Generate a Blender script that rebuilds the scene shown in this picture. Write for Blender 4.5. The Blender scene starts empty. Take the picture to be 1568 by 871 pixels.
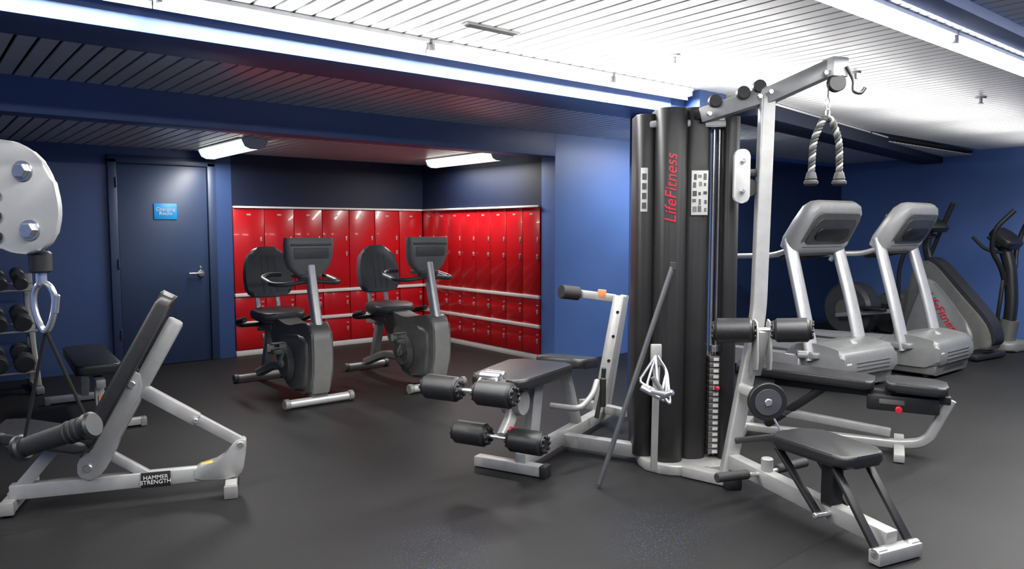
import bpy, bmesh, math, random
from mathutils import Vector, Matrix, Quaternion
random.seed(3)
V=Vector
scene=bpy.context.scene
COL=bpy.context.collection
# ---------------------------------------------------------------- materials
def mat(name,col,rough=.5,metal=0.0,var=0.0,vscale=30,bump=0.0,bscale=200,coat=0.0,emit=0,spec=None):
    m=bpy.data.materials.new(name);m.use_nodes=True
    nt=m.node_tree;b=nt.nodes["Principled BSDF"]
    b.inputs["Base Color"].default_value=(*col,1);b.inputs["Roughness"].default_value=rough;b.inputs["Metallic"].default_value=metal
    if spec is not None:b.inputs["Specular IOR Level"].default_value=spec
    if coat: b.inputs["Coat Weight"].default_value=coat
    if emit:
        b.inputs["Emission Color"].default_value=(*col,1);b.inputs["Emission Strength"].default_value=emit
    tc=nt.nodes.new("ShaderNodeTexCoord")
    if var:
        n=nt.nodes.new("ShaderNodeTexNoise");n.inputs["Scale"].default_value=vscale;n.inputs["Detail"].default_value=4
        nt.links.new(tc.outputs["Object"],n.inputs["Vector"])
        r=nt.nodes.new("ShaderNodeValToRGB");r.color_ramp.elements[0].position=.3;r.color_ramp.elements[1].position=.7
        r.color_ramp.elements[0].color=(*[c*(1-var) for c in col],1);r.color_ramp.elements[1].color=(*[min(1,c*(1+var)) for c in col],1)
        nt.links.new(n.outputs["Fac"],r.inputs["Fac"]);nt.links.new(r.outputs["Color"],b.inputs["Base Color"])
    if bump:
        n=nt.nodes.new("ShaderNodeTexNoise");n.inputs["Scale"].default_value=bscale
        nt.links.new(tc.outputs["Object"],n.inputs["Vector"])
        bp=nt.nodes.new("ShaderNodeBump");bp.inputs["Strength"].default_value=bump;bp.inputs["Distance"].default_value=.002
        nt.links.new(n.outputs["Fac"],bp.inputs["Height"]);nt.links.new(bp.outputs["Normal"],b.inputs["Normal"])
    return m
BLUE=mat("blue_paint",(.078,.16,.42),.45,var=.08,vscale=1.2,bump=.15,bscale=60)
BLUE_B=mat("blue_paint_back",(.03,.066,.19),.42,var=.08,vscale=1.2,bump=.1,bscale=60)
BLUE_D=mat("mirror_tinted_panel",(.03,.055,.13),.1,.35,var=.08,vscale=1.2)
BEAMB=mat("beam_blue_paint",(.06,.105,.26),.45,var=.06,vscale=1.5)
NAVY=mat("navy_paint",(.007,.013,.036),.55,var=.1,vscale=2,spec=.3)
DOORB=mat("door_paint",(.022,.042,.098),.42,var=.08,vscale=2)
RED=mat("locker_red",(.47,.006,.011),.27,var=.05,vscale=3,coat=.25)
REDD=mat("locker_seam",(.06,.002,.003),.6,var=.05)
TRIM=mat("locker_trim",(.7,.68,.66),.45,var=.05)
SLAT=mat("ceiling_slat",(.72,.72,.72),.32,.15,var=.04,vscale=2)
SLATD=mat("ceiling_gap",(.01,.01,.01),.8,var=.1)
CEILW=mat("fixture_white",(.7,.7,.69),.4,var=.02)
SIL=mat("silver_frame",(.33,.33,.322),.38,.3,var=.06,vscale=20)
SILP=mat("silver_plate",(.40,.40,.395),.42,.2,var=.04,vscale=20)
SILB=mat("silver_bright",(.5,.505,.51),.32,.45,var=.05,vscale=20)
CHR=mat("chrome",(.7,.7,.7),.22,.9,var=.03)
GREY=mat("grey_plastic",(.10,.102,.096),.42,var=.08,vscale=15,bump=.2,bscale=400)
GREYL=mat("grey_plastic_light",(.2,.2,.192),.42,.1,var=.06,vscale=15)
SEATG=mat("seat_vinyl_grey",(.05,.052,.056),.4,var=.1,vscale=15,bump=.2,bscale=400)
SEATB=mat("bike_seat_grey",(.075,.08,.088),.42,var=.08,vscale=15,bump=.2,bscale=400)
HOOD=mat("hood_silver",(.19,.193,.193),.4,.2,var=.06,vscale=12)
BLK=mat("black_vinyl",(.014,.014,.015),.38,var=.15,vscale=40,bump=.25,bscale=500)
BLKP=mat("black_plastic",(.011,.011,.012),.45,var=.1,vscale=30)
SHROUD=mat("tower_shroud",(.011,.0105,.0105),.46,.0,var=.1,vscale=8)
RUB=mat("rubber_grip",(.018,.018,.019),.7,var=.15,vscale=60,bump=.4,bscale=300)
STRAP=mat("black_strap",(.01,.01,.01),.9,var=.1,spec=.2)
SCR=mat("screen",(.02,.022,.025),.12,var=.1)
REDK=mat("red_knob",(.5,.01,.03),.3,var=.05)
WHT=mat("label_white",(.55,.55,.53),.5,var=.05)
CYAN=mat("sign_blue",(.01,.25,.6),.4,var=.03)
YEL=mat("label_yellow",(.6,.4,.05),.5,var=.05)
ORG=mat("label_orange",(.6,.2,.08),.5,var=.05)
STEELD=mat("stack_steel",(.2,.19,.18),.4,.7,var=.1)
TUBE=mat("fluorescent_tube",(1,1,1),.4,emit=30)
DIFF=mat("fluorescent_diffuser",(.95,.97,.88),.4,emit=2.6)
def floor_mat():
    m=bpy.data.materials.new("rubber_floor");m.use_nodes=True;nt=m.node_tree;b=nt.nodes["Principled BSDF"];L=nt.links
    tc=nt.nodes.new("ShaderNodeTexCoord")
    def N(t,**k):
        n=nt.nodes.new(t)
        for a,v in k.items(): n.inputs[a].default_value=v
        return n
    big=N("ShaderNodeTexNoise",Scale=.9,Detail=5);L.new(tc.outputs["Object"],big.inputs["Vector"])
    r=nt.nodes.new("ShaderNodeValToRGB");r.color_ramp.elements[0].color=(.0065,.0065,.0068,1);r.color_ramp.elements[1].color=(.011,.011,.0114,1)
    r.color_ramp.elements[0].position=.3;r.color_ramp.elements[1].position=.7;L.new(big.outputs["Fac"],r.inputs["Fac"])
    sp=N("ShaderNodeTexNoise",Scale=170,Detail=1);L.new(tc.outputs["Object"],sp.inputs["Vector"])
    sr=nt.nodes.new("ShaderNodeMapRange");sr.inputs[1].default_value=.66;sr.inputs[2].default_value=.72;L.new(sp.outputs["Fac"],sr.inputs[0])
    mx=nt.nodes.new("ShaderNodeMixRGB");mx.inputs[2].default_value=(.04,.04,.043,1);L.new(r.outputs["Color"],mx.inputs[1])
    mul=nt.nodes.new("ShaderNodeMath");mul.operation='MULTIPLY';mul.inputs[1].default_value=.4;L.new(sr.outputs[0],mul.inputs[0]);L.new(mul.outputs[0],mx.inputs[0])
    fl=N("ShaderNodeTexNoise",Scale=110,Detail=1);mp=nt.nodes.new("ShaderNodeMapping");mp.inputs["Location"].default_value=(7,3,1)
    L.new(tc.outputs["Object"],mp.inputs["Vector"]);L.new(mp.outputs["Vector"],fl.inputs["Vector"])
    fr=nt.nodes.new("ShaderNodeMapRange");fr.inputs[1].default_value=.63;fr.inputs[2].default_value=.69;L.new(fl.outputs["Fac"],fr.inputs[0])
    tot=None
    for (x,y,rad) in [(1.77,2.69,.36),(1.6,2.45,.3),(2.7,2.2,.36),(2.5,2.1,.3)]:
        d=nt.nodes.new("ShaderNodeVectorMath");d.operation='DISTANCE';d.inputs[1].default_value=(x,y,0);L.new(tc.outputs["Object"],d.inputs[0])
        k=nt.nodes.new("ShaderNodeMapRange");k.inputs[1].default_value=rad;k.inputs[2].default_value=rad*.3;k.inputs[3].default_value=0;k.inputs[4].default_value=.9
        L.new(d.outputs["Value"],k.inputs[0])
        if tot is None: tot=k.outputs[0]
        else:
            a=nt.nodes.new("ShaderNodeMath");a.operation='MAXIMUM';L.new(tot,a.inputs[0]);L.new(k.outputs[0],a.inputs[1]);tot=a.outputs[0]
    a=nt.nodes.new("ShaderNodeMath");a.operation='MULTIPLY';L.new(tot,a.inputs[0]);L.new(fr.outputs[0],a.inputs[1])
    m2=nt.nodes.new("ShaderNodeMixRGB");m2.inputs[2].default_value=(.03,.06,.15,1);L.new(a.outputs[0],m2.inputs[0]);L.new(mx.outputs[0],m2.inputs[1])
    sx=nt.nodes.new("ShaderNodeSeparateXYZ");L.new(tc.outputs["Object"],sx.inputs[0])
    def seam(out,pitch,off):
        ad=nt.nodes.new("ShaderNodeMath");ad.operation='ADD';ad.inputs[1].default_value=off;L.new(out,ad.inputs[0])
        w=nt.nodes.new("ShaderNodeMath");w.operation='PINGPONG';w.inputs[1].default_value=pitch/2;L.new(ad.outputs[0],w.inputs[0])
        c=nt.nodes.new("ShaderNodeMath");c.operation='LESS_THAN';c.inputs[1].default_value=.0025;L.new(w.outputs[0],c.inputs[0]);return c.outputs[0]
    s1=seam(sx.outputs["Y"],2.4,.75)
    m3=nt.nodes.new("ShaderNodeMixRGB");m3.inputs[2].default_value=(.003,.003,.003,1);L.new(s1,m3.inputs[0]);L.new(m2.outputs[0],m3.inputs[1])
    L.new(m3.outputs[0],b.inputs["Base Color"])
    b.inputs["Roughness"].default_value=.56;b.inputs["Specular IOR Level"].default_value=.27
    bp=nt.nodes.new("ShaderNodeBump");bp.inputs["Strength"].default_value=.3;bp.inputs["Distance"].default_value=.003;L.new(sp.outputs["Fac"],bp.inputs["Height"]);L.new(bp.outputs["Normal"],b.inputs["Normal"])
    return m
FLOOR=floor_mat()
# ---------------------------------------------------------------- mesh helpers
def finish(name,bm,m,parent=None,angle=35):
    bmesh.ops.recalc_face_normals(bm,faces=bm.faces)
    me=bpy.data.meshes.new(name);bm.to_mesh(me);bm.free()
    for p in me.polygons:p.use_smooth=True
    me.set_sharp_from_angle(angle=math.radians(angle))
    me.materials.append(m)
    o=bpy.data.objects.new(name,me);COL.objects.link(o)
    if parent:o.parent=parent
    return o
def bm_box(size,M,bev=0,seg=2):
    bm=bmesh.new();bmesh.ops.create_cube(bm,size=1)
    bmesh.ops.scale(bm,vec=size,verts=bm.verts)
    if bev>0:
        bev=min(bev,min(size)*.49)
        bmesh.ops.bevel(bm,geom=bm.edges[:],offset=bev,segments=seg,affect='EDGES',profile=.5)
    bm.transform(M);return bm
def frame(p1,p2,up):
    d=(p2-p1).normalized()
    u=V(up)
    if abs(d.dot(u.normalized()))>.98:u=V((1,0,0)) if abs(d.x)<.9 else V((0,1,0))
    s=d.cross(u).normalized();u2=s.cross(d).normalized()
    return d,s,u2
def fillet(pts,r,n=5,closed=False):
    pts=[V(p) for p in pts]
    if r<=0:return pts
    out=[pts[0]]
    for i in range(1,len(pts)-1):
        a,b,c=pts[i-1],pts[i],pts[i+1]
        d1=(a-b);d2=(c-b);rr=min(r,d1.length*.45,d2.length*.45)
        p=b+d1.normalized()*rr;q=b+d2.normalized()*rr
        for k in range(n+1):
            t=k/n;out.append((p*(1-t)**2)+b*(2*t*(1-t))+q*t*t)
    out.append(pts[-1]);return out
def bm_sweep(pts,sect,up=(0,0,1),closed=False,scales=None):
    bm=bmesh.new();n=len(pts);rings=[]
    prev=None
    for i,p in enumerate(pts):
        if closed: t=(pts[(i+1)%n]-pts[i-1]).normalized()
        elif i==0:t=(pts[1]-pts[0]).normalized()
        elif i==n-1:t=(pts[-1]-pts[-2]).normalized()
        else:t=((pts[i+1]-p).normalized()+(p-pts[i-1]).normalized()).normalized()
        if prev is None:
            u=V(up)
            if abs(t.dot(u.normalized()))>.95:u=V((1,0,0)) if abs(t.x)<.9 else V((0,1,0))
            s=t.cross(u).normalized()
        else:
            s=(prev-t*prev.dot(t)).normalized()
        prev=s;w=s.cross(t).normalized();k=scales[i] if scales else 1
        rings.append([bm.verts.new(p+s*a*k+w*b*k) for a,b in sect])
    m=len(sect)
    for i in range(n if closed else n-1):
        A=rings[i];B=rings[(i+1)%n]
        for j in range(m):bm.faces.new((A[j],A[(j+1)%m],B[(j+1)%m],B[j]))
    if not closed:
        bm.faces.new(rings[0]);bm.faces.new(rings[-1][::-1])
    return bm
def circ(r,n=14,ry=None):
    ry=ry or r
    return [(r*math.cos(2*math.pi*i/n),ry*math.sin(2*math.pi*i/n)) for i in range(n)]
def rrect(w,h,r,n=3):
    r=min(r,w*.49,h*.49);o=[]
    for cx,cy,a0 in [(w/2-r,h/2-r,0),(-w/2+r,h/2-r,90),(-w/2+r,-h/2+r,180),(w/2-r,-h/2+r,270)]:
        for k in range(n+1):
            a=math.radians(a0+90*k/n);o.append((cx+r*math.cos(a),cy+r*math.sin(a)))
    return o
def smooth2(pts,it=2):
    for _ in range(it):
        o=[]
        for i in range(len(pts)):
            a=pts[i];b=pts[(i+1)%len(pts)]
            o+= [(a[0]*.8+b[0]*.2,a[1]*.8+b[1]*.2),(a[0]*.2+b[0]*.8,a[1]*.2+b[1]*.8)]
        pts=o
    return pts
def bm_prism(poly,th,M,bev=0,seg=3,crown=0):
    bm=bmesh.new()
    a=[bm.verts.new((x,y,-th/2)) for x,y in poly];b=[bm.verts.new((x,y,th/2)) for x,y in poly]
    n=len(poly);fa=bm.faces.new(a[::-1]);fb=bm.faces.new(b)
    for i in range(n):bm.faces.new((a[i],a[(i+1)%n],b[(i+1)%n],b[i]))
    if bev>0:
        es=list(set(fa.edges[:]+fb.edges[:]))
        bmesh.ops.bevel(bm,geom=es,offset=min(bev,th*.49),segments=seg,affect='EDGES',profile=.5,clamp_overlap=True)
    bm.transform(M);return bm
class G:
    def __init__(s,name,loc=(0,0,0),yaw=0,world=False):
        s.e=bpy.data.objects.new(name,None);COL.objects.link(s.e);s.e.empty_display_size=.2
        s.e.location=loc;s.e.rotation_euler=(0,0,math.radians(yaw))
        s.M=Matrix.Translation(loc)@Matrix.Rotation(math.radians(yaw),4,'Z')
        s.inv=s.M.inverted() if world else None
    def add(s,name,bm,m,angle=35):
        if s.inv:bm.transform(s.inv)
        return finish(name,bm,m,s.e,angle)
    def box(s,name,c,size,m,bev=.004,rot=(0,0,0),seg=2):
        M=Matrix.Translation(c)@(Matrix.Rotation(math.radians(rot[2]),4,'Z')@Matrix.Rotation(math.radians(rot[1]),4,'Y')@Matrix.Rotation(math.radians(rot[0]),4,'X'))
        return s.add(name,bm_box(size,M,bev,seg),m)
    def bar(s,name,p1,p2,w,h,m,up=(0,0,1),bev=.006):
        p1=V(p1);p2=V(p2);d,sd,u=frame(p1,p2,up)
        M=Matrix((( *sd,0),(*d,0),(*u,0),(0,0,0,1))).transposed();M.translation=(p1+p2)/2
        return s.add(name,bm_box((w,(p2-p1).length,h),M,bev),m)
    def tube(s,name,pts,r,m,fil=0,n=14,closed=False,up=(0,0,1),sect=None):
        P=fillet(pts,fil) if not closed else [V(p) for p in pts]
        return s.add(name,bm_sweep(P,sect or circ(r,n),up,closed),m)
    def cyl(s,name,p1,p2,r,m,r2=None,bev=.004,n=24):
        p1=V(p1);p2=V(p2);L=(p2-p1).length;r2=r2 if r2 is not None else r;b=min(bev,L*.3,r*.4)
        d=(p2-p1).normalized();P=[p1,p1+d*b,p2-d*b,p2]
        return s.add(name,bm_sweep(P,circ(1,n),scales=[r-b,r,r2,r2-b*min(1,r2/r)]),m,40)
    def prof(s,name,poly,x,th,m,bev=.01,sm=0,seg=3):
        if sm:poly=smooth2(poly,sm)
        M=Matrix(((0,0,1,x),(1,0,0,0),(0,1,0,0),(0,0,0,1)))
        return s.add(name,bm_prism(poly,th,M,bev,seg),m,40)
    def pad(s,name,c,w,l,t,m,M=None,r=.05,bev=.018,taper=1):
        poly=rrect(w,l,r,5);poly=[(x*(1+(taper-1)*(y/l+.5)),y) for x,y in poly]
        M=(Matrix.Translation(c)@(M or Matrix.Identity(4)))
        return s.add(name,bm_prism(poly,t,M,bev,4),m,50)
    def loft(s,name,secs,m,M=None,angle=40,cap=True):
        bm=bmesh.new();R=[[bm.verts.new(p) for p in q] for q in secs];n=len(R[0])
        for A,B in zip(R,R[1:]):
            for j in range(n):bm.faces.new((A[j],A[(j+1)%n],B[(j+1)%n],B[j]))
        bm.faces.new(R[0]);bm.faces.new(R[-1][::-1])
        if M:bm.transform(M)
        return s.add(name,bm,m,angle)
    def text(s,name,body,size,m,M,ext=.0015,shear=0):
        c=bpy.data.curves.new(name,'FONT');c.body=body;c.size=size;c.extrude=ext;c.align_x='CENTER';c.align_y='CENTER';c.shear=shear;c.space_line=.85
        o=bpy.data.objects.new(name,c);COL.objects.link(o);c.materials.append(m);o.parent=s.e
        o.matrix_local=(s.inv@M) if s.inv else M
        return o
def Rm(ax,deg):return Matrix.Rotation(math.radians(deg),4,ax)
def fr3(o,x,y):
    x=V(x).normalized();z=x.cross(V(y)).normalized();y=z.cross(x)
    M=Matrix(((*x,0),(*y,0),(*z,0),(0,0,0,1))).transposed();M.translation=o;return M
def slab(name,x0,x1,y0,y1,z0,z1,m,bev=0):
    return finish(name,bm_box((x1-x0,y1-y0,z1-z0),Matrix.Translation(((x0+x1)/2,(y0+y1)/2,(z0+z1)/2)),bev),m)
# ---------------------------------------------------------------- room
ZM,ZC,ZB=2.42,2.36,2.20
fl=slab("floor",-3.1,11.2,-2.6,9.0,-.1,0,FLOOR)
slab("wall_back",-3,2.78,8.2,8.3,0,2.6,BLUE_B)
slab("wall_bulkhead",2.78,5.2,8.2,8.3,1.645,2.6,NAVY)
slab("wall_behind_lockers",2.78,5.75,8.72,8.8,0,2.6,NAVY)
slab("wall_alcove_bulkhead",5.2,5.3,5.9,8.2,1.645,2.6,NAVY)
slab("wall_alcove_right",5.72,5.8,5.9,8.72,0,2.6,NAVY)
slab("wall_middle",5.2,11,5.69,5.9,0,2.6,BLUE)
slab("wall_right",11,11.1,-2.5,5.8,0,2.6,BLUE)
slab("wall_left",-3.1,-3,-2.5,8.3,0,2.6,BLUE)
slab("wall_rear",-3.1,11.1,-2.6,-2.5,0,2.6,BLUE)
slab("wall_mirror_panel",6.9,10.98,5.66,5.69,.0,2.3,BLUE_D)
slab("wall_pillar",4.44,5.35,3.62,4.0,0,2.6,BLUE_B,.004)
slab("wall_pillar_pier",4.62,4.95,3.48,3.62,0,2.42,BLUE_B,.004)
def ceiling(name,x0,x1,y0,y1,z,pitch=.1,gap=.018):
    bm=bmesh.new();x=x0
    def add(a,b,c,d,e,f,mi):
        t=bm_box((b-a,d-c,f-e),Matrix.Translation(((a+b)/2,(c+d)/2,(e+f)/2)))
        me=bpy.data.meshes.new("t");t.to_mesh(me);t.free();n0=len(bm.faces);bm.from_mesh(me);bpy.data.meshes.remove(me)
        bm.faces.ensure_lookup_table()
        for q in bm.faces[n0:]:q.material_index=mi
    while x<x1-.01:
        add(x,min(x+pitch-gap,x1),y0,y1,z,z+.012,0);x+=pitch
    add(x0,x1,y0,y1,z+.035,z+.06,1)
    me=bpy.data.meshes.new(name);bm.to_mesh(me);bm.free();me.materials.append(SLAT);me.materials.append(SLATD)
    o=bpy.data.objects.new(name,me);COL.objects.link(o);return o
ceiling("ceiling",-3,11,-2.5,3.8,ZM)
ceiling("ceiling_mid",-3,11,3.9,5.69,ZC)
ceiling("ceiling_back",-3,5.25,5.9,8.2,ZB)
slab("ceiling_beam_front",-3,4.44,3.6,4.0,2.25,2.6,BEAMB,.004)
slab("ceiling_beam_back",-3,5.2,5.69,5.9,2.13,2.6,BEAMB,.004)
bm=bm_box((5.85,.3,.24),Matrix.Translation((8.1,3.98,2.40))@Rm('Z',8.5),.004);finish("ceiling_beam_right",bm,NAVY)
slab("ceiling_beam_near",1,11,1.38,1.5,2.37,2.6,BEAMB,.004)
g=G("ceiling_vent",(2.39,3.1,ZM))
g.box("frame",(0,0,-.006),(.34,.06,.012),SIL,.003);
for k in range(3):g.box("slot",(0,-.018+k*.018,-.013),(.31,.006,.003),SLATD,0)
for (x,y) in[(4.9,2.46),(3.6,2.9),(6.6,2.3)]:
    g=G("ceiling_sprinkler",(x,y,ZM));g.cyl("rose",(0,0,0),(0,0,-.012),.04,SILB);g.cyl("head",(0,0,-.01),(0,0,-.045),.012,SILB);g.cyl("deflector",(0,0,-.045),(0,0,-.05),.022,SILB)
# ---------------------------------------------------------------- lights
def area(name,x,y,z,sx,sy,e,rot=(0,0,0),col=(1,.98,.95)):
    l=bpy.data.lights.new(name,'AREA');l.shape='RECTANGLE';l.size=sx;l.size_y=sy;l.energy=e;l.color=col
    o=bpy.data.objects.new(name,l);COL.objects.link(o);o.location=(x,y,z);o.rotation_euler=rot;return o
def strip(xs,y,e,yaw=0,z=ZM,shield=True):
    for a,b in zip(xs,xs[1:]):
        cx=(a+b)/2;L=(b-a)-.05
        yy=y if not yaw else y+(cx-xs[0])*math.tan(math.radians(yaw))
        g=G("fluorescent_strip_light",(cx,yy,z),yaw)
        g.box("housing",(0,0,-.012),(L+.03,.05,.022),CEILW,.003)
        if shield:g.box("light_shield",(0,.034,-.04),(L+.045,.005,.08),CEILW,.002)  # lip added behind the tube to keep its light off the front beam
        g.cyl("tube",(-L/2,0,-.042),(L/2,0,-.042),.018,TUBE,n=12)
        for sx in(-1,1):g.box("socket",(sx*(L/2+.005),0,-.035),(.02,.035,.045),SILP,.003)
        area("strip_lamp",cx,yy,z-.064,L,.036,e,(0,0,math.radians(yaw)))
strip([-3+.05,-1.885,-.5,.885,2.27,3.7,4.55],3.5,36)
strip([5.2,6.6,8.0,9.4,10.7],3.42,42,8.5)
strip([1.5,2.9,4.3,5.7,7.1,8.5,9.9],1.64,35)
strip([-1.4,.2,1.6,3.0,4.4,5.8,7.2],.3,28,shield=False)
strip([5.75,7.05],4.9,32,z=ZC,shield=False)
for x,e in[(1.9,4),(3.1,11),(4.4,14),(5.8,11),(7.2,8),(8.6,7),(10,4)]:
    area("added_ceiling_fill",x,2.9,2.1,1.2,.5,e,(math.pi,0,0))  # unseen fill lamps added below the slats to whiten the ceiling; no fixture
for (x,y) in [(2.5,7.35),(4.9,6.85)]:
    g=G("fluorescent_ceiling_light",(x,y,ZB),0)
    sec=[(-.11,0),(-.11,-.02),(-.085,-.07),(-.04,-.09),(.04,-.09),(.085,-.07),(.11,-.02),(.11,0)]
    g.loft("diffuser",[[(a,yy,b) for a,b in sec] for yy in(-.62,.62)],DIFF)
    for s_ in(-1,1):g.loft("end_cap",[[(a*1.04,s_*q,b*1.04) for a,b in sec] for q in(.62,.645)],CEILW)
    g.box("ceiling_plate",(.0,0,-.004),(.3,1.28,.012),CEILW,.002)
    area("alcove_lamp",x,y,ZB-.11,.16,1.2,30)
# ---------------------------------------------------------------- door
g=G("door_1",(2.1,8.2,0))
DX0,DX1=-.44,.42
g.box("frame_left",(DX0-.04,-.02,1.04),(.08,.06,2.08),DOORB,.006)
g.box("frame_right",(DX1+.04,-.02,1.04),(.08,.06,2.08),DOORB,.006)
g.box("frame_top",((DX0+DX1)/2,-.02,2.08),(DX1-DX0+.16,.06,.08),DOORB,.006)
g.box("leaf",((DX0+DX1)/2,-.012,1.02),(DX1-DX0-.012,.024,2.03),DOORB,.003)
g.box("sign",(-.0,-.03,1.57),(.22,.012,.16),CYAN,.003)
g.text("sign_text","Changing\nRoom",.05,WHT,Matrix.Translation((0,-.038,1.57))@Rm('X',90))
g.cyl("handle_rose",(.33,-.024,.93),(.33,-.04,.93),.035,CHR)
g.tube("handle_lever",[(.33,-.04,.93),(.33,-.08,.93),(.2,-.08,.93)],.013,CHR,.02)
g.cyl("lock",(.33,-.024,.99),(.33,-.034,.99),.014,CHR)
for z in(.3,1.0,1.8):g.cyl("hinge",(DX0-.01,-.055,z),(DX0-.01,-.055,z+.1),.01,DOORB)
g=G("wall_sign",(5.06,3.61,1.6));g.box("panel",(0,0,0),(.14,.01,.2),CYAN,.003);g.box("print",(0,-.006,.03),(.1,.002,.04),WHT,0)
# ---------------------------------------------------------------- lockers
def locker_bank(name,L,cols,loc,yaw):
    g=G(name,loc,yaw);d=.45
    g.box("carcass",(L/2,.02+d/2,.82),(L-.004,d,1.62),REDD,.002)
    g.box("plinth",(L/2,.012,.03),(L-.004,.02,.06),TRIM,.002)
    g.box("trim_cap",(L/2,.0,1.63),(L-.004,.05,.022),TRIM,.003)
    rows=[(.062,.345),(.375,.655),(.69,1.62)]
    for z in(.36,.6725):g.box("trim_band",(L/2,.0,z),(L-.004,.034,.036),TRIM,.003)
    w=L/cols
    bm=bmesh.new()
    def addb(c,s,b=.003):
        t=bm_box(s,Matrix.Translation(c),b);me=bpy.data.meshes.new("t");t.to_mesh(me);t.free();bm.from_mesh(me);bpy.data.meshes.remove(me)
    for i in range(cols):
        for (z0,z1) in rows:addb(((i+.5)*w,.01,(z0+z1)/2),(w-.008,.022,z1-z0-.006))
    g.add("doors",bm,RED)
    bm=bmesh.new()
    for i in range(cols):
        for k,(z0,z1) in enumerate(rows):
            x=(i+.88)*w;zc=(z0+z1)/2 if k<2 else 1.1
            addb((x,-.006,zc),(.018,.012,.05),.002);addb((x,-.016,zc+.01),(.008,.012,.02),.002)
            if k==2:addb((x,-.004,1.28),(.016,.008,.05),.002)
            else:addb((x-.0,-.004,zc+.07),(.03,.006,.014),.001)
        addb(((i+.5)*w,-.002,1.55),(.045,.003,.018),.0)
    g.add("locks_and_numbers",bm,SILB)
    return g
locker_bank("locker_bank",2.405,7,(2.785,8.19,0),0)
g2=locker_bank("locker_bank",2.27,8,(5.19,8.18,0),-90)
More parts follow.
